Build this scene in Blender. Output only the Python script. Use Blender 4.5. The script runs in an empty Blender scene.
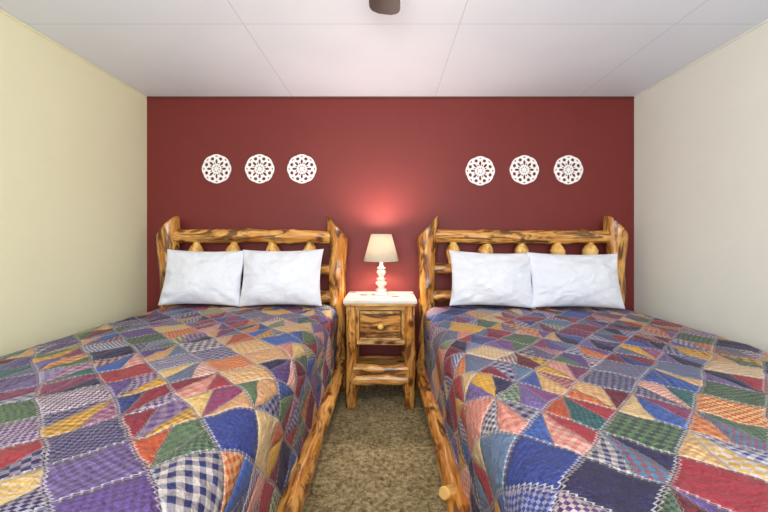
import bpy, math, random
from mathutils import Vector, Matrix, noise

scene = bpy.context.scene
try:
    scene.view_settings.view_transform = 'Standard'
except Exception:
    pass

def s2l(c):
    def f(v):
        v /= 255.0
        return v/12.92 if v <= 0.04045 else ((v+0.055)/1.055)**2.4
    return (f(c[0]), f(c[1]), f(c[2]), 1.0)

# ------------------------------------------------------------ node helpers
class NT:
    def __init__(self, name):
        self.mat = bpy.data.materials.new(name)
        self.mat.use_nodes = True
        self.t = self.mat.node_tree
        self.t.nodes.clear()
        self.out = self.t.nodes.new('ShaderNodeOutputMaterial')
        self.b = self.t.nodes.new('ShaderNodeBsdfPrincipled')
        self.t.links.new(self.b.outputs[0], self.out.inputs[0])
    def put(self, sock, v):
        if isinstance(v, bpy.types.NodeSocket):
            self.t.links.new(v, sock)
        elif v is not None:
            sock.default_value = v
    def m(self, op, a, b=None, c=None):
        n = self.t.nodes.new('ShaderNodeMath'); n.operation = op
        self.put(n.inputs[0], a); self.put(n.inputs[1], b); self.put(n.inputs[2], c)
        return n.outputs[0]
    def mix(self, f, a, b, mode='MIX'):
        n = self.t.nodes.new('ShaderNodeMix'); n.data_type = 'RGBA'; n.blend_type = mode
        self.put(n.inputs[0], f); self.put(n.inputs[6], a); self.put(n.inputs[7], b)
        return n.outputs[2]
    def ramp(self, f, stops, interp='LINEAR'):
        n = self.t.nodes.new('ShaderNodeValToRGB'); r = n.color_ramp; r.interpolation = interp
        while len(r.elements) < len(stops):
            r.elements.new(0.5)
        for i, (p, c) in enumerate(stops):
            r.elements[i].position = p
        for i, (p, c) in enumerate(stops):
            r.elements[i].color = c
        self.put(n.inputs[0], f)
        return n.outputs[0]
    def noise(self, vec, scale, detail=3, rough=0.5, dist=0.0):
        n = self.t.nodes.new('ShaderNodeTexNoise')
        self.put(n.inputs['Vector'], vec)
        n.inputs['Scale'].default_value = scale
        n.inputs['Detail'].default_value = detail
        n.inputs['Roughness'].default_value = rough
        n.inputs['Distortion'].default_value = dist
        return n.outputs[0]
    def mapping(self, vec, scale=(1,1,1), loc=(0,0,0), rot=(0,0,0)):
        n = self.t.nodes.new('ShaderNodeMapping')
        self.put(n.inputs['Vector'], vec)
        n.inputs['Scale'].default_value = scale
        n.inputs['Location'].default_value = loc
        n.inputs['Rotation'].default_value = rot
        return n.outputs[0]
    def attr(self, name):
        n = self.t.nodes.new('ShaderNodeAttribute'); n.attribute_name = name
        return n.outputs['Vector']
    def obj(self):
        return self.t.nodes.new('ShaderNodeTexCoord').outputs['Object']
    def sep(self, v):
        n = self.t.nodes.new('ShaderNodeSeparateXYZ'); self.put(n.inputs[0], v)
        return n.outputs
    def comb(self, x, y, z):
        n = self.t.nodes.new('ShaderNodeCombineXYZ')
        self.put(n.inputs[0], x); self.put(n.inputs[1], y); self.put(n.inputs[2], z)
        return n.outputs[0]
    def white(self, v):
        n = self.t.nodes.new('ShaderNodeTexWhiteNoise'); n.noise_dimensions = '3D'
        self.put(n.inputs['Vector'], v)
        return n.outputs
    def bump(self, h, strength=0.3, dist=0.01):
        n = self.t.nodes.new('ShaderNodeBump')
        n.inputs['Strength'].default_value = strength
        n.inputs['Distance'].default_value = dist
        self.put(n.inputs['Height'], h)
        self.t.links.new(n.outputs[0], self.b.inputs['Normal'])
    def col(self, c): self.put(self.b.inputs['Base Color'], c)
    def rough(self, r): self.put(self.b.inputs['Roughness'], r)

def plain(name, rgb, rough=0.6, bump_scale=None, bs=0.15, var=0.05, metallic=0, spec=0.5):
    n = NT(name)
    o = n.obj()
    c = s2l(rgb)
    nz = n.noise(o, 6.0, 3)
    d = tuple(x*(1-var) for x in c[:3])+(1,)
    l = tuple(min(1, x*(1+var)) for x in c[:3])+(1,)
    n.col(n.ramp(nz, [(0.3, d), (0.7, l)]))
    n.rough(rough)
    n.b.inputs['Metallic'].default_value = metallic
    n.b.inputs['Specular IOR Level'].default_value = spec
    if bump_scale:
        n.bump(n.noise(o, bump_scale, 3), bs, 0.004)
    return n.mat

# ------------------------------------------------------------ materials
M_red = plain('paint_maroon', (117, 42, 38), 0.55, 160, 0.12, 0.02, spec=0.35)
M_left = plain('paint_cream', (240, 236, 200), 0.7, 140, 0.15, 0.01, spec=0.3)
M_right = plain('paint_ivory', (234, 234, 224), 0.7, 140, 0.15, 0.01, spec=0.3)
M_rear = plain('paint_rear', (236, 234, 222), 0.7, 140, 0.15, 0.01)
M_trim = plain('trim_wood_dark', (92, 48, 36), 0.5)
M_white = plain('lace_white', (250, 248, 246), 0.5)
M_frame = plain('added_window_white', (235, 235, 232), 0.4)
M_fan = plain('fan_dark_brown', (38, 26, 22), 0.4, var=0.2)
M_bronze = plain('fan_bronze', (60, 42, 34), 0.35, metallic=0.8)
M_lampbase = plain('lamp_distressed_white', (218, 208, 198), 0.5, 60, 0.2, 0.08)
M_sheet = plain('mattress_fabric', (225, 222, 216), 0.8, 200, 0.2)
M_dark = plain('cable_black', (20, 18, 18), 0.5)
M_knob = plain('knob_wood', (232, 182, 98), 0.35, var=0.15)

def mat_ceiling():
    n = NT('ceiling_panels')
    x, y, z = n.sep(n.obj())
    def line(coord, off, period, w):
        f = n.m('FRACT', n.m('DIVIDE', n.m('SUBTRACT', coord, off), period))
        d = n.m('MULTIPLY', n.m('MINIMUM', f, n.m('SUBTRACT', 1.0, f)), period)
        return n.m('LESS_THAN', d, w)
    ln = n.m('MAXIMUM', line(x, 0.41, 1.22, 0.0028), line(y, 2.05, 2.44, 0.0028))
    base = n.ramp(n.noise(n.obj(), 2.0, 2), [(0.3, s2l((234, 240, 253))), (0.7, s2l((238, 244, 255)))])
    n.col(n.mix(n.m('MULTIPLY', ln, 0.4), base, s2l((165, 166, 172))))
    n.rough(0.6)
    n.bump(n.noise(n.obj(), 220, 2), 0.1, 0.002)
    return n.mat
M_ceil = mat_ceiling()

def mat_carpet():
    n = NT('carpet_shag')
    o = n.obj()
    a = n.noise(o, 40, 4, 0.7, 0.6)
    b = n.noise(o, 9, 3, 0.6)
    c = n.noise(o, 170, 2, 0.6)
    f = n.m('ADD', n.m('MULTIPLY', a, 0.55), n.m('ADD', n.m('MULTIPLY', b, 0.15), n.m('MULTIPLY', c, 0.30)))
    n.col(n.ramp(f, [(0.38, s2l((92, 74, 42))), (0.48, s2l((156, 136, 92))), (0.59, s2l((216, 198, 150)))]))
    n.rough(0.95)
    n.bump(f, 1.0, 0.035)
    return n.mat
M_carpet = mat_carpet()

def mat_wood(name, light, mid, dark, barkamt=0.5, rough=0.26, kscale=(9,9,6)):
    n = NT(name)
    w = n.attr('wc')
    big = n.noise(n.mapping(w, (8, 8, 2.0)), 1.0, 3, 0.55, 0.6)
    grain = n.noise(n.mapping(w, (60, 60, 4)), 1.0, 3, 0.6, 0.4)
    base = n.ramp(n.m('ADD', n.m('MULTIPLY', big, 0.75), n.m('MULTIPLY', grain, 0.25)),
                  [(0.32, s2l(mid)), (0.46, s2l(light)), (0.56, s2l(mid)), (0.68, s2l(light))])
    bark = n.noise(n.mapping(w, (15, 15, 3.2), (3.1, 7.7, 1.3)), 1.0, 4, 0.65, 1.4)
    bf = n.ramp(bark, [(barkamt, (0,0,0,1)), (barkamt+0.10, (1,1,1,1))])
    c = n.mix(n.m('MULTIPLY', bf, 0.88), base, s2l(dark))
    v = n.t.nodes.new('ShaderNodeTexVoronoi')
    n.put(v.inputs['Vector'], n.mapping(w, kscale))
    v.inputs['Scale'].default_value = 1.0
    kf = n.ramp(v.outputs['Distance'], [(0.12, (1,1,1,1)), (0.28, (0,0,0,1))])
    c = n.mix(n.m('MULTIPLY', kf, 0.9), c, s2l((74, 32, 12)))
    n.col(c)
    n.rough(rough)
    n.b.inputs['Coat Weight'].default_value = 0.4
    n.b.inputs['Coat Roughness'].default_value = 0.15
    n.bump(n.m('ADD', big, n.m('MULTIPLY', grain, 0.3)), 0.4, 0.01)
    return n.mat
M_log = mat_wood('log_aspen_varnished', (230, 172, 90), (182, 112, 42), (80, 42, 20), 0.482)
M_logl = mat_wood('log_aspen_pale', (242, 200, 116), (214, 150, 66), (108, 58, 26), 0.56)
M_board = mat_wood('nightstand_board', (216, 170, 98), (180, 126, 58), (100, 58, 26), 0.51)
M_top = mat_wood('nightstand_top_pale', (226, 212, 200), (212, 192, 176), (176, 140, 106), 0.68)
M_drawer = mat_wood('drawer_front_knotty', (208, 146, 68), (152, 90, 34), (62, 30, 12), 0.45, 0.25, (13, 13, 9))

def mat_quilt():
    n = NT('patchwork_quilt_fabric')
    q = n.attr('qc')
    x, y, z = n.sep(q)
    wz = n.noise(q, 5.0, 2)
    wz2 = n.noise(n.mapping(q, (1,1,1), (9, 4, 0)), 5.0, 2)
    x = n.m('ADD', x, n.m('MULTIPLY', n.m('SUBTRACT', wz, 0.5), 0.04))
    y = n.m('ADD', y, n.m('MULTIPLY', n.m('SUBTRACT', wz2, 0.5), 0.04))
    S = 0.165
    k = 0.70711/S
    A = n.m('MULTIPLY', n.m('ADD', x, y), k)
    B = n.m('MULTIPLY', n.m('SUBTRACT', y, x), k)
    fa = n.m('FLOOR', A); fb = n.m('FLOOR', B)
    la = n.m('SUBTRACT', A, fa); lb = n.m('SUBTRACT', B, fb)
    h = n.white(n.comb(fa, fb, 7.0))
    hr, hg, hb = n.sep(h['Color'])
    def flip(l, hh):
        f = n.m('GREATER_THAN', hh, 0.5)
        return n.m('ADD', n.m('MULTIPLY', l, n.m('SUBTRACT', 1.0, n.m('MULTIPLY', f, 2.0))), f)
    pa = flip(la, hr); pb = flip(lb, hr)
    ang = n.m('ARCTAN2', pb, pa)
    split = n.m('GREATER_THAN', hb, 0.34)
    idx = n.m('MULTIPLY', n.m('FLOOR', n.m('MULTIPLY', ang, 3/(math.pi/2)*0.9999)), split)
    ph = n.white(n.comb(fa, fb, n.m('ADD', idx, 11.0)))
    pr, pg, pbl = n.sep(ph['Color'])
    pval = ph['Value']
    pal = [(26,34,92),(88,50,116),(136,28,46),(218,164,60),(44,100,96),(190,140,100),
           (184,78,38),(54,92,166),(116,96,152),(40,26,80),(204,166,80),(136,54,94),
           (88,112,76),(40,58,130),(196,112,96),(108,22,36),(28,28,72),(98,70,138),(66,118,150),(150,38,56)]
    stops = [(i/len(pal), s2l(c)) for i, c in enumerate(pal)]
    colA = n.ramp(pval, stops, 'CONSTANT')
    palB = [(216,204,190),(18,22,60),(226,196,132),(44,20,44),(200,192,210),(22,30,60),(228,220,210),(36,24,52),(150,46,44)]
    colB = n.ramp(pr, [(i/len(palB), s2l(c)) for i, c in enumerate(palB)], 'CONSTANT')
    th = n.m('MULTIPLY', pg, math.pi)
    cs = n.m('COSINE', th); sn = n.m('SINE', th)
    fx = n.m('ADD', n.m('MULTIPLY', x, cs), n.m('MULTIPLY', y, sn))
    fy = n.m('SUBTRACT', n.m('MULTIPLY', y, cs), n.m('MULTIPLY', x, sn))
    fr = n.m('ADD', 25.0, n.m('MULTIPLY', pbl, 27.0))
    ca = n.m('GREATER_THAN', n.m('FRACT', n.m('MULTIPLY', fx, fr)), 0.5)
    cb = n.m('GREATER_THAN', n.m('FRACT', n.m('MULTIPLY', fy, fr)), 0.5)
    ging = n.m('MULTIPLY', n.m('ADD', ca, cb), 0.5)
    chk = n.m('ABSOLUTE', n.m('SUBTRACT', ca, cb))
    sel = n.m('GREATER_THAN', n.m('FRACT', n.m('MULTIPLY', pr, 7.3)), 0.40)
    pat = n.m('ADD', n.m('MULTIPLY', sel, chk), n.m('MULTIPLY', n.m('SUBTRACT', 1.0, sel), ging))
    amt = n.m('ADD', 0.20, n.m('MULTIPLY', n.m('FRACT', n.m('MULTIPLY', pg, 5.7)), 0.62))
    c = n.mix(n.m('MULTIPLY', pat, amt), colA, colB)
    ea = n.m('MINIMUM', la, n.m('SUBTRACT', 1.0, la))
    eb = n.m('MINIMUM', lb, n.m('SUBTRACT', 1.0, lb))
    e = n.m('MINIMUM', ea, eb)
    c3, s3 = math.cos(math.pi/6), math.sin(math.pi/6)
    w1 = n.m('ABSOLUTE', n.m('SUBTRACT', n.m('MULTIPLY', pb, c3), n.m('MULTIPLY', pa, s3)))
    w2 = n.m('ABSOLUTE', n.m('SUBTRACT', n.m('MULTIPLY', pb, s3), n.m('MULTIPLY', pa, c3)))
    w = n.m('ADD', n.m('MINIMUM', w1, w2), n.m('MULTIPLY', n.m('SUBTRACT', 1.0, split), 5.0))
    tri1 = n.m('PINGPONG', n.m('MULTIPLY', n.m('ADD', la, lb), 20.0), 1.0)
    rad = n.m('SQRT', n.m('ADD', n.m('MULTIPLY', pa, pa), n.m('MULTIPLY', pb, pb)))
    tri2 = n.m('PINGPONG', n.m('MULTIPLY', rad, 20.0), 1.0)
    z1 = n.m('LESS_THAN', n.m('ABSOLUTE', n.m('SUBTRACT', e, n.m('MULTIPLY', tri1, 0.044))), 0.012)
    z2 = n.m('LESS_THAN', n.m('ABSOLUTE', n.m('SUBTRACT', w, n.m('MULTIPLY', tri2, 0.030))), 0.006)
    st = n.m('MAXIMUM', z1, n.m('MULTIPLY', z2, 0.5))
    c = n.mix(n.m('MULTIPLY', st, 0.66), c, s2l((212, 204, 204)))
    fn = n.noise(q, 150, 2)
    c = n.mix(0.28, c, n.ramp(fn, [(0.3, (0.25,0.25,0.25,1)), (0.7, (1,1,1,1))]), 'MULTIPLY')
    n.col(c)
    n.rough(0.6)
    n.b.inputs['Sheen Weight'].default_value = 0.05
    n.b.inputs['Sheen Roughness'].default_value = 0.5
    seam = n.m('MINIMUM', n.m('MULTIPLY', n.m('MINIMUM', e, w), 9.0), 1.0)
    puck = n.noise(q, 24, 3, 0.6)
    n.bump(n.m('ADD', n.m('POWER', seam, 0.5), n.m('MULTIPLY', puck, 1.8)), 1.0, 0.012)
    return n.mat
M_quilt = mat_quilt()

def mat_pillow():
    n = NT('pillowcase_white')
    o = n.obj()
    n.col(n.ramp(n.noise(o, 5, 2), [(0.3, s2l((222,224,233))), (0.7, s2l((230,232,240)))]))
    n.rough(0.8)
    n.b.inputs['Sheen Weight'].default_value = 0.05
    n.bump(n.noise(o, 8, 4, 0.5, 1.4), 0.55, 0.03)
    return n.mat
M_pillow = mat_pillow()

def mat_shade():
    m = bpy.data.materials.new('lampshade_linen'); m.use_nodes = True
    t = m.node_tree; t.nodes.clear()
    out = t.nodes.new('ShaderNodeOutputMaterial')
    mx = t.nodes.new('ShaderNodeMixShader'); mx.inputs[0].default_value = 0.18
    d = t.nodes.new('ShaderNodeBsdfDiffuse'); tr = t.nodes.new('ShaderNodeBsdfTranslucent')
    tc = t.nodes.new('ShaderNodeTexCoord'); nz = t.nodes.new('ShaderNodeTexNoise')
    mp = t.nodes.new('ShaderNodeMapping'); mp.inputs['Scale'].default_value = (1, 1, 8)
    nz.inputs['Scale'].default_value = 60
    r = t.nodes.new('ShaderNodeValToRGB')
    r.color_ramp.elements[0].color = s2l((182,170,152)); r.color_ramp.elements[1].color = s2l((202,194,178))
    t.links.new(tc.outputs['Object'], mp.inputs[0]); t.links.new(mp.outputs[0], nz.inputs['Vector'])
    t.links.new(nz.outputs[0], r.inputs[0]); t.links.new(r.outputs[0], d.inputs[0]); t.links.new(r.outputs[0], tr.inputs[0])
    t.links.new(d.outputs[0], mx.inputs[1]); t.links.new(tr.outputs[0], mx.inputs[2]); t.links.new(mx.outputs[0], out.inputs[0])
    return m
M_shade = mat_shade()
def mat_emit(name, rgb, s):
    n = NT(name)
    n.col(s2l(rgb)); n.b.inputs['Emission Color'].default_value = s2l(rgb)
    n.b.inputs['Emission Strength'].default_value = s
    return n.mat
M_bulb = mat_emit('bulb_glow', (255, 214, 160), 6)
M_globe = mat_emit('fan_globe_glass', (255, 240, 220), 3)

# ------------------------------------------------------------ mesh helpers
def link(o):
    scene.collection.objects.link(o); return o
def empty(name, loc):
    e = bpy.data.objects.new(name, None); e.location = loc; e.empty_display_size = 0.1
    return link(e)
def obj(name, V, F, mat, parent=None, smooth=False, attr=None, origin=None):
    if parent is not None: org = Vector(parent.location)
    elif origin is not None: org = Vector(origin)
    else: org = Vector((0, 0, 0))
    me = bpy.data.meshes.new(name)
    me.from_pydata([tuple(Vector(v)-org) for v in V], [], F)
    me.update()
    if mat: me.materials.append(mat)
    if smooth:
        for p in me.polygons: p.use_smooth = True
    if attr:
        a = me.attributes.new(attr[0], 'FLOAT_VECTOR', 'POINT')
        for i, v in enumerate(attr[1]): a.data[i].vector = v
    o = bpy.data.objects.new(name, me); link(o)
    if parent is not None: o.parent = parent
    else: o.location = org
    return o

def box_data(x0,x1,y0,y1,z0,z1):
    V=[(x0,y0,z0),(x1,y0,z0),(x1,y1,z0),(x0,y1,z0),(x0,y0,z1),(x1,y0,z1),(x1,y1,z1),(x0,y1,z1)]
    F=[(0,3,2,1),(4,5,6,7),(0,1,5,4),(1,2,6,5),(2,3,7,6),(3,0,4,7)]
    return V,F
def merge(parts):
    V=[];F=[]
    for v,f in parts:
        b=len(V); V+=list(v); F+=[tuple(i+b for i in q) for q in f]
    return V,F
random.seed(4)
def box(name,x0,x1,y0,y1,z0,z1,mat,parent=None,bevel=0,wc=False,axis='x',center=False):
    V,F = box_data(x0,x1,y0,y1,z0,z1)
    at=None
    if wc:
        r = random.random()*20
        if center:
            at=('wc',[(v[1]-y0,v[2]-(z0+z1)/2,v[0]-(x0+x1)/2) for v in V])
        elif axis=='x': at=('wc',[(v[1]+r,v[2],v[0]) for v in V])
        else: at=('wc',[(v[0]+r,v[1],v[2]) for v in V])
    o = obj(name,V,F,mat,parent,attr=at)
    if bevel:
        b=o.modifiers.new('bev','BEVEL'); b.width=bevel; b.segments=3
    return o

def log(name, p0, p1, r0, r1, parent=None, mat=M_log, seed=0, rings=36, seg=22, bend=0.01,
        knots=3, prof=None, rough=0.05, cut=None, bendvec=None):
    rnd = random.Random(seed)
    p0=Vector(p0); p1=Vector(p1); ax=(p1-p0); L=ax.length; ax.normalize()
    up = Vector((0,0,1)) if abs(ax.z)<0.9 else Vector((0,1,0))
    e1 = ax.cross(up).normalized(); e2 = ax.cross(e1).normalized()
    kn=[(rnd.uniform(0.08,0.92),rnd.uniform(0,2*math.pi),rnd.uniform(0.12,0.28)) for _ in range(knots)]
    bv = Vector(bendvec) if bendvec else (e1*rnd.uniform(-1,1)+e2*rnd.uniform(-1,1))*bend
    ph = rnd.uniform(0,6)
    V=[];F=[];W=[]
    ts=[0.0,0.004]+[i/rings for i in range(1,rings)]+[0.996,1.0]
    for k,t in enumerate(ts):
        r = r0+(r1-r0)*t
        if prof: r *= prof(t)
        if k==0 or k==len(ts)-1: r*=0.86
        c = p0+ax*L*t + bv*math.sin(math.pi*t) + (e1*math.sin(t*9+ph)+e2*math.cos(t*7+ph))*bend*0.3*math.sin(math.pi*t)
        for j in range(seg):
            a=2*math.pi*j/seg
            nz = noise.noise(Vector((math.cos(a)*1.2+seed*3.1, math.sin(a)*1.2, t*L*5)))
            rr = r*(1+rough*nz*2)
            for kt,ka,kh in kn:
                da = (a-ka+math.pi)%(2*math.pi)-math.pi
                d2 = ((t-kt)*L/(r*0.55))**2+(da/0.45)**2
                rr += r*kh*math.exp(-d2)
            v=c+e1*math.cos(a)*rr+e2*math.sin(a)*rr
            V.append(v); W.append((math.cos(a)*r+seed*1.7, math.sin(a)*r+seed*0.9, t*L+seed*0.37))
    n=len(ts)
    for k in range(n-1):
        for j in range(seg):
            a=k*seg+j; b=k*seg+(j+1)%seg
            F.append((a,b,b+seg,a+seg))
    V.append(p0.copy()); W.append((seed,0,0)); i0=len(V)-1
    V.append(p1.copy()); W.append((seed*1.3+.5,0.2,L)); i1=len(V)-1
    for j in range(seg):
        F.append((i0,(j+1)%seg,j)); b=(n-1)*seg; F.append((i1,b+j,b+(j+1)%seg))
    if cut:
        for v in V:
            lim = cut[1]+cut[2]*(v.x-cut[0])
            if v.z>lim: v.z=lim
    return obj(name,V,F,mat,parent,True,('wc',W))

def lathe(name, prof, center, mat, parent=None, seg=48):
    V=[];F=[]
    cx,cy,cz=center
    for r,z in prof:
        for j in range(seg):
            a=2*math.pi*j/seg; V.append((cx+r*math.cos(a),cy+r*math.sin(a),cz+z))
    for k in range(len(prof)-1):
        for j in range(seg):
            a=k*seg+j;b=k*seg+(j+1)%seg; F.append((a,b,b+seg,a+seg))
    return obj(name,V,F,mat,parent,True)

# ------------------------------------------------------------ room
XL,XR,YB,YR,H = -2.05,2.11,3.10,-1.45,2.444
T=0.1
box('floor',XL-T,XR+T,YR-T,YB+T,-0.1,0,M_carpet)
box('ceiling',XL-T,XR+T,YR-T,YB+T,H,H+0.1,M_ceil)
box('wall_back',XL-T,XR+T,YB,YB+T,0,H,M_red)
box('wall_left',XL-T,XL,YR-T,YB,0,H,M_left)
box('wall_right',XR,XR+T,YR-T,YB,0,H,M_right)
wx0,wx1,wz0,wz1=-1.5,1.5,0.85,2.15  # opening of the added window behind the camera
V,F=merge([box_data(XL,wx0,YR-T,YR,0,H),box_data(wx1,XR,YR-T,YR,0,H),
           box_data(wx0,wx1,YR-T,YR,0,wz0),box_data(wx0,wx1,YR-T,YR,wz1,H)])
obj('wall_rear',V,F,M_rear)
fr=0.05
V,F=merge([box_data(wx0,wx1,YR-0.08,YR-0.02,wz0,wz0+fr),box_data(wx0,wx1,YR-0.08,YR-0.02,wz1-fr,wz1),
           box_data(wx0,wx0+fr,YR-0.08,YR-0.02,wz0,wz1),box_data(wx1-fr,wx1,YR-0.08,YR-0.02,wz0,wz1),
           box_data(-0.025,0.025,YR-0.08,YR-0.02,wz0,wz1)])
win=empty('added_window_1',(0,YR-0.05,(wz0+wz1)/2))  # unseen window, added as a setting for the fill light
obj('added_window_sash',V,F,M_frame,win)
bh=0.09
box('baseboard_back',XL,XR,YB-0.014,YB,0,bh,M_trim)
box('baseboard_left',XL,XL+0.014,YR,YB-0.014,0,bh,M_trim)
box('baseboard_right',XR-0.014,XR,YR,YB-0.014,0,bh,M_trim)
box('trim_1',XL,XR,YB-0.010,YB,H-0.012,H,M_trim)
box('trim_2',XL,XL+0.008,YR,YB-0.012,H-0.01,H,M_left)
box('trim_3',XR-0.008,XR,YR,YB-0.012,H-0.01,H,M_right)

# ------------------------------------------------------------ beds
def make_bed(xl, xr, topz, seed, nsp, ro, name='log_bed', stub=False):
    cx=(xl+xr)/2; hy=2.985
    bed=empty(name,(cx,1.75,0))
    zt=1.395
    def pp(t): return 1.10-0.24*math.sin(math.pi*min(1,t*1.15))+0.14*t
    log('headboard_post_1',(xl-0.02,hy,0),(xl,hy,1.47),0.068,0.068,bed,seed=seed+1,knots=5,prof=pp,rough=0.10,
        bendvec=(0.015,0,0),cut=(xl+0.06,zt,1.15),rings=60,seg=28)
    log('headboard_post_2',(xr+0.02,hy,0),(xr,hy,1.47),0.068,0.068,bed,seed=seed+2,knots=5,prof=pp,rough=0.10,
        bendvec=(-0.015,0,0),cut=(xr-0.06,zt,-1.15),rings=60,seg=28)
    log('headboard_top_rail',(xl+0.03,hy,1.255),(xr-0.03,hy,1.245),0.057,0.053,bed,seed=seed+3,knots=6,rough=0.08,rings=60,bend=0.01)
    log('headboard_middle_rail',(xl+0.03,hy,0.985),(xr-0.03,hy,0.985),0.045,0.048,bed,seed=seed+4,knots=5,rough=0.07,rings=60)
    log('headboard_lower_rail',(xl+0.03,hy,0.76),(xr-0.03,hy,0.76),0.05,0.05,bed,seed=seed+5,knots=5,rough=0.07,rings=60)
    for i in range(nsp):
        x=xl+(xr-xl)*(i+0.75)/(nsp+0.5)
        pts=[(0,0.35),(0.2,0.8),(0.4,1.05),(0.6,1.08),(0.72,0.85),(0.85,0.5),(1,0.3)]
        def sp(t):
            for (a,b),(c,d) in zip(pts,pts[1:]):
                if t<=c:
                    u=(t-a)/(c-a); u=u*u*(3-2*u); return b+(d-b)*u
            return pts[-1][1]
        log('headboard_spindle_%d'%(i+1),(x,hy,1.00),(x+0.004,hy,1.225),0.052,0.056,bed,seed=seed+10+i,knots=1,prof=sp,rings=24,seg=20,
            mat=M_logl,rough=0.05)
    fy=0.42
    for j,(xi,s) in enumerate(((xl-ro,seed+30),(xr+ro,seed+31))):
        log('side_rail_%d'%(j+1),(xi,hy-0.06,0.225),(xi,fy,0.21),0.046,0.048,bed,seed=s,knots=9,rough=0.08,rings=90,bend=0.010)
        log('foot_post_%d'%(j+1),(xi,fy,0),(xi,fy,0.5),0.075,0.07,bed,seed=s+5,knots=3,rings=26)
    if stub:
        log('rail_branch_stub',(xl-ro,1.43,0.235),(xl-ro-0.055,1.37,0.270),0.028,0.022,bed,seed=seed+77,knots=0,rings=8,mat=M_logl,bend=0)
    log('foot_rail',(xl+0.03,fy,0.26),(xr-0.03,fy,0.26),0.055,0.055,bed,seed=seed+40,knots=5,rings=50)
    box('mattress',xl+0.12,xr-0.12,0.58,2.87,0.42,topz-0.04,M_sheet,bed,bevel=0.06)
    box('box_spring',xl+0.13,xr-0.13,0.59,2.87,0.20,0.42,M_sheet,bed,bevel=0.02)
    qx0,qx1=xl-ro+0.012,xr+ro-0.012
    hw=(qx1-qx0)/2; R=0.12
    ya,yb=2.895,0.50
    zb=0.225
    drop=topz-zb
    def fold(s,half):
        flat=half-R; a=abs(s); sg=1 if s>=0 else -1
        q=R*math.pi/2
        if a<=flat: return s,0.0
        if a<=flat+q:
            th=(a-flat)/R
            return sg*(flat+R*math.sin(th)),R*(1-math.cos(th))
        return sg*half,R+(a-flat-q)
    S=hw-R+R*math.pi/2+(drop-R)
    Lh=(ya-yb)
    NS,NTt=180,210
    Tmax=Lh-R+R*math.pi/2+(drop-R)
    V=[];F=[];Q=[]
    for i in range(NTt+1):
        t=Tmax*i/NTt
        yo,dy=fold(t,Lh)
        for j in range(NS+1):
            s=-S+2*S*j/NS
            xo,dx=fold(s,hw)
            d=max(dx,dy)
            x=cx+xo; y=ya-yo; z=topz-d
            nx=noise.noise(Vector((s*3+seed,t*3,0)))*0.009+noise.noise(Vector((s*11+seed,t*11,4)))*0.006+noise.noise(Vector((s*30,t*30+seed,4)))*0.0032
            crown=0.010*(1-(xo/hw)**2)
            if d<R*0.5: z+=nx+crown
            if dx>R*0.3:
                k=min(1,(dx-R*0.3)/0.25)
                w=(noise.noise(Vector((seed+5,t*5,dx*0.8)))*0.018+noise.noise(Vector((seed+9,t*14,dx*1.5)))*0.010)*k+nx*0.6
                x+= (1 if s>0 else -1)*(w*0.9-0.014*k)
                if d>drop-0.2: z+=noise.noise(Vector((t*4,seed,1)))*0.03*((d-drop+0.2)/0.2)
            if dy>R*0.3:
                k=min(1,(dy-R*0.3)/0.25)
                y-= (noise.noise(Vector((seed+5,s*5,dy*0.8)))*0.02)*k+nx*0.5
            V.append((x,y,z)); Q.append((s+seed*1.37,t+seed*0.71,0))
    for i in range(NTt):
        for j in range(NS):
            a=i*(NS+1)+j; F.append((a,a+NS+1,a+NS+2,a+1))
    o=obj('patchwork_quilt',V,F,M_quilt,None,True,('qc',Q),origin=(cx,1.7,topz))
    md=o.modifiers.new('thick','SOLIDIFY'); md.thickness=0.010; md.offset=-1
    return bed

make_bed(-1.80,-0.402,0.705,3,4,0.030)
make_bed(0.327,1.885,0.69,57,5,0.058,stub=True)

# ------------------------------------------------------------ pillows
def pillow(cx,z0,W,Hh,y0,tilt,roll,seed,Tk=0.10):
    N=48; V=[];F=[]
    def pt(u,v,side):
        ex=1-0.07*(1-v*v); ez=1-0.075*(1-u*u)
        x=u*W/2*ex; z=v*Hh/2*ez
        e=max(0,(1-u**4))*max(0,(1-v**4))
        th=Tk*(e**0.5)*(0.55+0.45*(1-u*u)*(1-v*v))*(1.0-0.18*v)
        w=noise.noise(Vector((u*2.5+seed,v*2.5,side*3)))*0.016+noise.noise(Vector((u*6+seed,v*6,side*3)))*0.009
        rad=noise.noise(Vector((math.atan2(v,u)*3.6+seed,0,side)))*0.024*min(1,(u*u+v*v))
        y=-side*(th+(w+rad)*min(1,e*3))
        return Vector((x,y,z))
    idx={}
    for side in (1,-1):
        for i in range(N+1):
            for j in range(N+1):
                u=-1+2*i/N; v=-1+2*j/N
                u=math.sin(u*math.pi/2); v=math.sin(v*math.pi/2)
                edge=i in(0,N) or j in (0,N)
                if edge and side==-1: idx[(side,i,j)]=idx[(1,i,j)]; continue
                idx[(side,i,j)]=len(V); V.append(pt(u,v,side))
    for side in (1,-1):
        for i in range(N):
            for j in range(N):
                q=(idx[(side,i,j)],idx[(side,i+1,j)],idx[(side,i+1,j+1)],idx[(side,i,j+1)])
                F.append(q if side==1 else q[::-1])
    Rm=Matrix.Rotation(-tilt,3,'X')@Matrix.Rotation(roll,3,'Y')
    V=[Rm@v for v in V]
    zmin=min(v.z for v in V)
    off=Vector((cx,y0,z0-zmin))
    V=[v+off for v in V]
    return obj('pillow',V,F,M_pillow,None,True,origin=off)
t=math.radians(14)
pillow(-1.412,0.720,0.625,0.435,2.79,t,math.radians(0.8),1)
pillow(-0.805,0.720,0.63,0.44,2.775,t,math.radians(-0.6),2)
pillow(0.802,0.705,0.65,0.43,2.785,t,math.radians(2.0),3)
pillow(1.432,0.705,0.705,0.425,2.765,t,math.radians(0.9),4)

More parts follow.
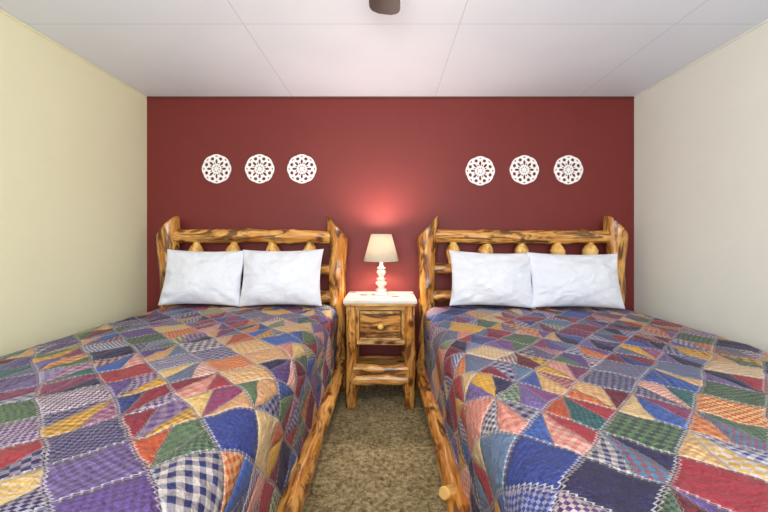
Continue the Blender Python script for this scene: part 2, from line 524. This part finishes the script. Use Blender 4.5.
# ------------------------------------------------------------ nightstand
ns=empty('nightstand',(-0.047,2.83,0))
lx,rx=-0.262,0.165; fy,by=2.655,2.97
for i,(x,y) in enumerate(((lx,fy),(rx,fy),(lx,by),(rx,by))):
    log('leg_%d'%(i+1),(x,y,0),(x,y,0.765),0.041,0.038,ns,seed=80+i,knots=4,rough=0.06,rings=40,bend=0.004)
box('top',-0.317,0.217,2.60,3.03,0.763,0.793,M_top,ns,bevel=0.008,wc=True)
box('top_edge',-0.312,0.212,2.606,3.025,0.745,0.7635,M_board,ns,bevel=0.006,wc=True)
box('side_panel_1',lx-0.012,lx+0.012,fy,by,0.46,0.745,M_board,ns,wc=True,axis='z')
box('side_panel_2',rx-0.012,rx+0.012,fy,by,0.46,0.745,M_board,ns,wc=True,axis='z')
box('back_panel',lx,rx,by-0.01,by+0.01,0.46,0.745,M_board,ns,wc=True)
box('bottom_panel',lx,rx,fy,by,0.455,0.47,M_board,ns,wc=True)
xa,xb=lx+0.035,rx-0.035
za,zb_=0.462,0.745
box('face_rail_1',xa,xb,fy-0.012,fy+0.012,za,za+0.028,M_board,ns,0.003,True)
box('face_rail_2',xa,xb,fy-0.012,fy+0.012,zb_-0.035,zb_,M_board,ns,0.003,True)
box('face_stile_1',xa,xa+0.026,fy-0.012,fy+0.012,za+0.028,zb_-0.035,M_board,ns,0.003,True,'z')
box('face_stile_2',xb-0.026,xb,fy-0.012,fy+0.012,za+0.028,zb_-0.035,M_board,ns,0.003,True,'z')
box('drawer_front',xa+0.030,xb-0.030,fy-0.024,fy+0.01,za+0.032,zb_-0.039,M_drawer,ns,0.006,True,center=True)
box('drawer_lip_1',xa+0.030,xb-0.030,fy-0.030,fy-0.018,zb_-0.056,zb_-0.039,M_board,ns,0.003,True)
box('drawer_lip_2',xa+0.030,xb-0.030,fy-0.030,fy-0.018,za+0.032,za+0.049,M_board,ns,0.003,True)
def ballmesh(name,c,r,mat,parent,sy=1.0,seg=24):
    V=[];F=[]
    n=14
    for i in range(n+1):
        a=math.pi*i/n
        for j in range(seg):
            b=2*math.pi*j/seg
            V.append((c[0]+r*math.sin(a)*math.cos(b),c[1]+sy*r*math.cos(a),c[2]+r*math.sin(a)*math.sin(b)))
    for i in range(n):
        for j in range(seg):
            p=i*seg+j;q=i*seg+(j+1)%seg; F.append((p,q,q+seg,p+seg))
    return obj(name,V,F,mat,parent,True)
ballmesh('drawer_knob',(-0.047,fy-0.047,0.60),0.022,M_knob,ns,0.8)
log('knob_stem',(-0.047,fy-0.02,0.60),(-0.047,fy-0.04,0.60),0.009,0.009,ns,mat=M_knob,seed=5,knots=0,rings=4,seg=12)
log('lower_rail_1',(lx,fy,0.283),(rx,fy,0.278),0.037,0.039,ns,seed=91,knots=3)
log('lower_rail_2',(lx,fy,0.203),(rx,fy,0.208),0.039,0.037,ns,seed=92,knots=3)
log('lower_rail_3',(lx,by,0.24),(rx,by,0.24),0.034,0.034,ns,seed=93,knots=3)
log('side_rail_1',(lx,fy,0.24),(lx,by,0.24),0.03,0.03,ns,seed=94,knots=2)
log('side_rail_2',(rx,fy,0.24),(rx,by,0.24),0.03,0.03,ns,seed=95,knots=2)
log('side_rail_3',(lx,fy,0.43),(lx,by,0.43),0.026,0.026,ns,seed=96,knots=2)
log('side_rail_4',(rx,fy,0.43),(rx,by,0.43),0.026,0.026,ns,seed=97,knots=2)
box('shelf',lx,rx,fy,by,0.245,0.262,M_board,ns,0.002,True)

# ------------------------------------------------------------ lamp
lamp=empty('table_lamp',(-0.045,2.84,0.793))
LZ=0.794
prof=[(0.001,0),(0.056,0),(0.060,0.006),(0.058,0.016),(0.044,0.022),(0.038,0.030),(0.044,0.036),(0.044,0.044),(0.030,0.050),
      (0.022,0.060),(0.028,0.072),(0.042,0.084),(0.044,0.096),(0.032,0.108),(0.022,0.114),(0.036,0.120),(0.036,0.128),(0.022,0.134),
      (0.019,0.145),(0.028,0.160),(0.036,0.176),(0.031,0.190),(0.019,0.200),(0.033,0.206),(0.033,0.213),(0.017,0.219),(0.013,0.240),(0.012,0.27),(0.001,0.27)]
lathe('turned_base',prof,(-0.045,2.84,LZ),M_lampbase,lamp)
shade_prof=[(0.136,0.264),(0.1365,0.270),(0.080,0.474),(0.078,0.474),(0.1335,0.268),(0.136,0.264)]
lathe('lampshade',shade_prof,(-0.045,2.84,LZ),M_shade,lamp,64)
lathe('bulb',[(0.001,0.27),(0.012,0.275),(0.014,0.30),(0.026,0.33),(0.028,0.345),(0.02,0.365),(0.001,0.374)],(-0.045,2.84,LZ),M_bulb,lamp,24)
for i in range(3):
    a=i*2*math.pi/3
    log('shade_spoke_%d'%(i+1),(-0.045,2.84,LZ+0.455),(-0.045+0.082*math.cos(a),2.84+0.082*math.sin(a),LZ+0.455),0.0015,0.0015,lamp,mat=M_bronze,knots=0,rings=4,seg=8,bend=0)
lathe('finial',[(0.001,0.455),(0.006,0.457),(0.008,0.465),(0.003,0.472),(0.006,0.48),(0.001,0.49)],(-0.045,2.84,LZ),M_bronze,lamp,16)
def curve(name,pts,r,mat,parent=None):
    cu=bpy.data.curves.new(name,'CURVE'); cu.dimensions='3D'; cu.bevel_depth=r; cu.bevel_resolution=3
    s=cu.splines.new('BEZIER'); s.bezier_points.add(len(pts)-1)
    org=Vector(parent.location) if parent else Vector((0,0,0))
    for p,bp in zip(pts,s.bezier_points):
        bp.co=Vector(p)-org; bp.handle_left_type='AUTO'; bp.handle_right_type='AUTO'
    cu.materials.append(mat)
    o=bpy.data.objects.new(name,cu); link(o)
    if parent: o.parent=parent
    return o
curve('power_cord',[(-0.045,2.89,0.803),(-0.045,3.03,0.80),(-0.06,3.075,0.72),(-0.12,3.07,0.50),(-0.17,3.06,0.36),(-0.10,3.07,0.42),(-0.06,3.085,0.36)],0.004,M_dark,lamp)

pl=bpy.data.lights.new('lamp_light','POINT'); pl.energy=36; pl.color=(1.0,0.86,0.78); pl.shadow_soft_size=0.04
po=bpy.data.objects.new('lamp_light',pl); link(po); po.parent=lamp; po.location=Vector((-0.045,2.84,LZ+0.415))-Vector(lamp.location)

# ------------------------------------------------------------ wall medallions (fretwork)
def medallion(px,pz):
    R=0.124; NR,NA=56,192
    holes=[]
    for i in range(8):
        a=2*math.pi*i/8
        holes.append((0.50*R,a,0.17*R,0.085*R))
        holes.append((0.865*R,a,0.045*R,0.085*R))
        b=a+math.pi/8
        holes.append((0.735*R,b,0.115*R,0.125*R))
        holes.append((0.40*R,b,0.075*R,0.05*R))
        holes.append((0.19*R,b,0.05*R,0.045*R))
    H_=[(r*math.cos(a),r*math.sin(a),math.cos(a),math.sin(a),hr,ht) for r,a,hr,ht in holes]
    def inhole(x,z):
        for hx,hz,c,s,hr,ht in H_:
            dx,dz=x-hx,z-hz
            u=dx*c+dz*s; w=-dx*s+dz*c
            if (u/hr)**2+(w/ht)**2<1: return True
        return False
    def rim(a): return R*(0.955+0.045*abs(math.cos(4*a))**0.7)
    V=[];F=[]
    for k in range(NR+1):
        for j in range(NA):
            a=2*math.pi*j/NA; r=rim(a)*(0.02+0.98*k/NR)
            V.append((px+r*math.cos(a),YB-0.002,pz+r*math.sin(a)))
    for k in range(NR):
        for j in range(NA):
            a=2*math.pi*(j+0.5)/NA; r=rim(a)*(0.02+0.98*(k+0.5)/NR)
            if inhole(r*math.cos(a),r*math.sin(a)): continue
            p=k*NA+j;q=k*NA+(j+1)%NA
            F.append((p,q,q+NA,p+NA))
    o=obj('wall_medallion',V,F,M_white,None,False,origin=(px,YB-0.008,pz))
    md=o.modifiers.new('thick','SOLIDIFY'); md.thickness=0.010; md.offset=0
    o.location.y-=0.004
    return o
for (ix,iy) in ((217,169),(260,169),(302,169),(480,171),(524,170),(568,170)):
    medallion((ix-387)/117.1,1.23-(iy-239)/117.1)

# ------------------------------------------------------------ ceiling fan
fan=empty('ceiling_fan',(-0.01,0.86,H))
fc=(-0.01,0.86)
lathe('canopy',[(0.001,H),(0.07,H),(0.065,H-0.03),(0.03,H-0.05),(0.012,H-0.055),(0.012,H-0.12),(0.05,H-0.13),(0.10,H-0.15),(0.11,H-0.20),(0.09,H-0.25),(0.05,H-0.27),(0.001,H-0.27)],(fc[0],fc[1],0),M_bronze,fan)
lathe('light_globe',[(0.05,H-0.268),(0.085,H-0.29),(0.10,H-0.32),(0.085,H-0.36),(0.05,H-0.38),(0.001,H-0.388)],(fc[0],fc[1],0),M_globe,fan)
for i in range(5):
    a=math.pi/2+i*2*math.pi/5
    ca,sa=math.cos(a),math.sin(a)
    RL=0.73
    def wv(r):
        t=(r-0.18)/(RL-0.18)
        w=0.050+0.018*t
        if t>0.90: w*=math.sqrt(max(0,1-((t-0.90)/0.10)**2))*0.6+0.4
        return w
    rs=[0.18+(RL-0.18)*k/40 for k in range(41)]
    V=[];F=[]
    for zz in (H-0.222,H-0.23):
        for r in rs:
            for s in (-1,1):
                w=wv(r)*s
                V.append((fc[0]+ca*r-sa*w,fc[1]+sa*r+ca*w,zz+w*0.12))
    m=len(rs)*2
    for k in range(len(rs)-1):
        b=2*k
        F.append((b,b+1,b+3,b+2)); F.append((m+b+1,m+b,m+b+2,m+b+3))
        F.append((b,b+2,m+b+2,m+b)); F.append((b+3,b+1,m+b+1,m+b+3))
    F.append((1,0,m,m+1)); e=m-2; F.append((e,e+1,m+e+1,m+e))
    obj('blade_%d'%(i+1),V,F,M_fan,fan)
    log('blade_arm_%d'%(i+1),(fc[0]+ca*0.08,fc[1]+sa*0.08,H-0.215),(fc[0]+ca*0.24,fc[1]+sa*0.24,H-0.235),0.012,0.012,fan,mat=M_bronze,knots=0,rings=6,seg=10,bend=0)
fl=bpy.data.lights.new('fan_light','POINT'); fl.energy=32; fl.color=(1.0,0.93,0.84); fl.shadow_soft_size=0.10
fo=bpy.data.objects.new('fan_light',fl); link(fo); fo.parent=fan; fo.location=(0,0,-0.52)

# ------------------------------------------------------------ added fill light at the rear opening
al=bpy.data.lights.new('rear_fill_light','AREA'); al.shape='RECTANGLE'; al.size=2.9; al.size_y=1.2; al.energy=102; al.color=(0.88,0.94,1.0)  # large soft fill lamp, added to light the room from behind the camera
ao=bpy.data.objects.new('rear_fill_light',al); link(ao); ao.location=(0,YR-0.0,1.5); ao.rotation_euler=(math.radians(112),0,0)  # tilted upward to brighten the ceiling

w=bpy.data.worlds.new('world'); scene.world=w; w.use_nodes=True
bg=w.node_tree.nodes['Background']
sky=w.node_tree.nodes.new('ShaderNodeTexSky')
try:
    sky.sky_type='NISHITA'; sky.sun_elevation=math.radians(40); sky.sun_disc=False
except Exception: pass
w.node_tree.links.new(sky.outputs[0],bg.inputs[0]); bg.inputs[1].default_value=0.15

# ------------------------------------------------------------ camera
cam=bpy.data.cameras.new('camera'); cam.sensor_width=36; cam.lens=363/768*36
cam.shift_x=-3/768; cam.shift_y=-17/768; cam.clip_start=0.02
co=bpy.data.objects.new('camera',cam); link(co); co.location=(0,0,1.23); co.rotation_euler=(math.radians(90),0,0)
scene.camera=co
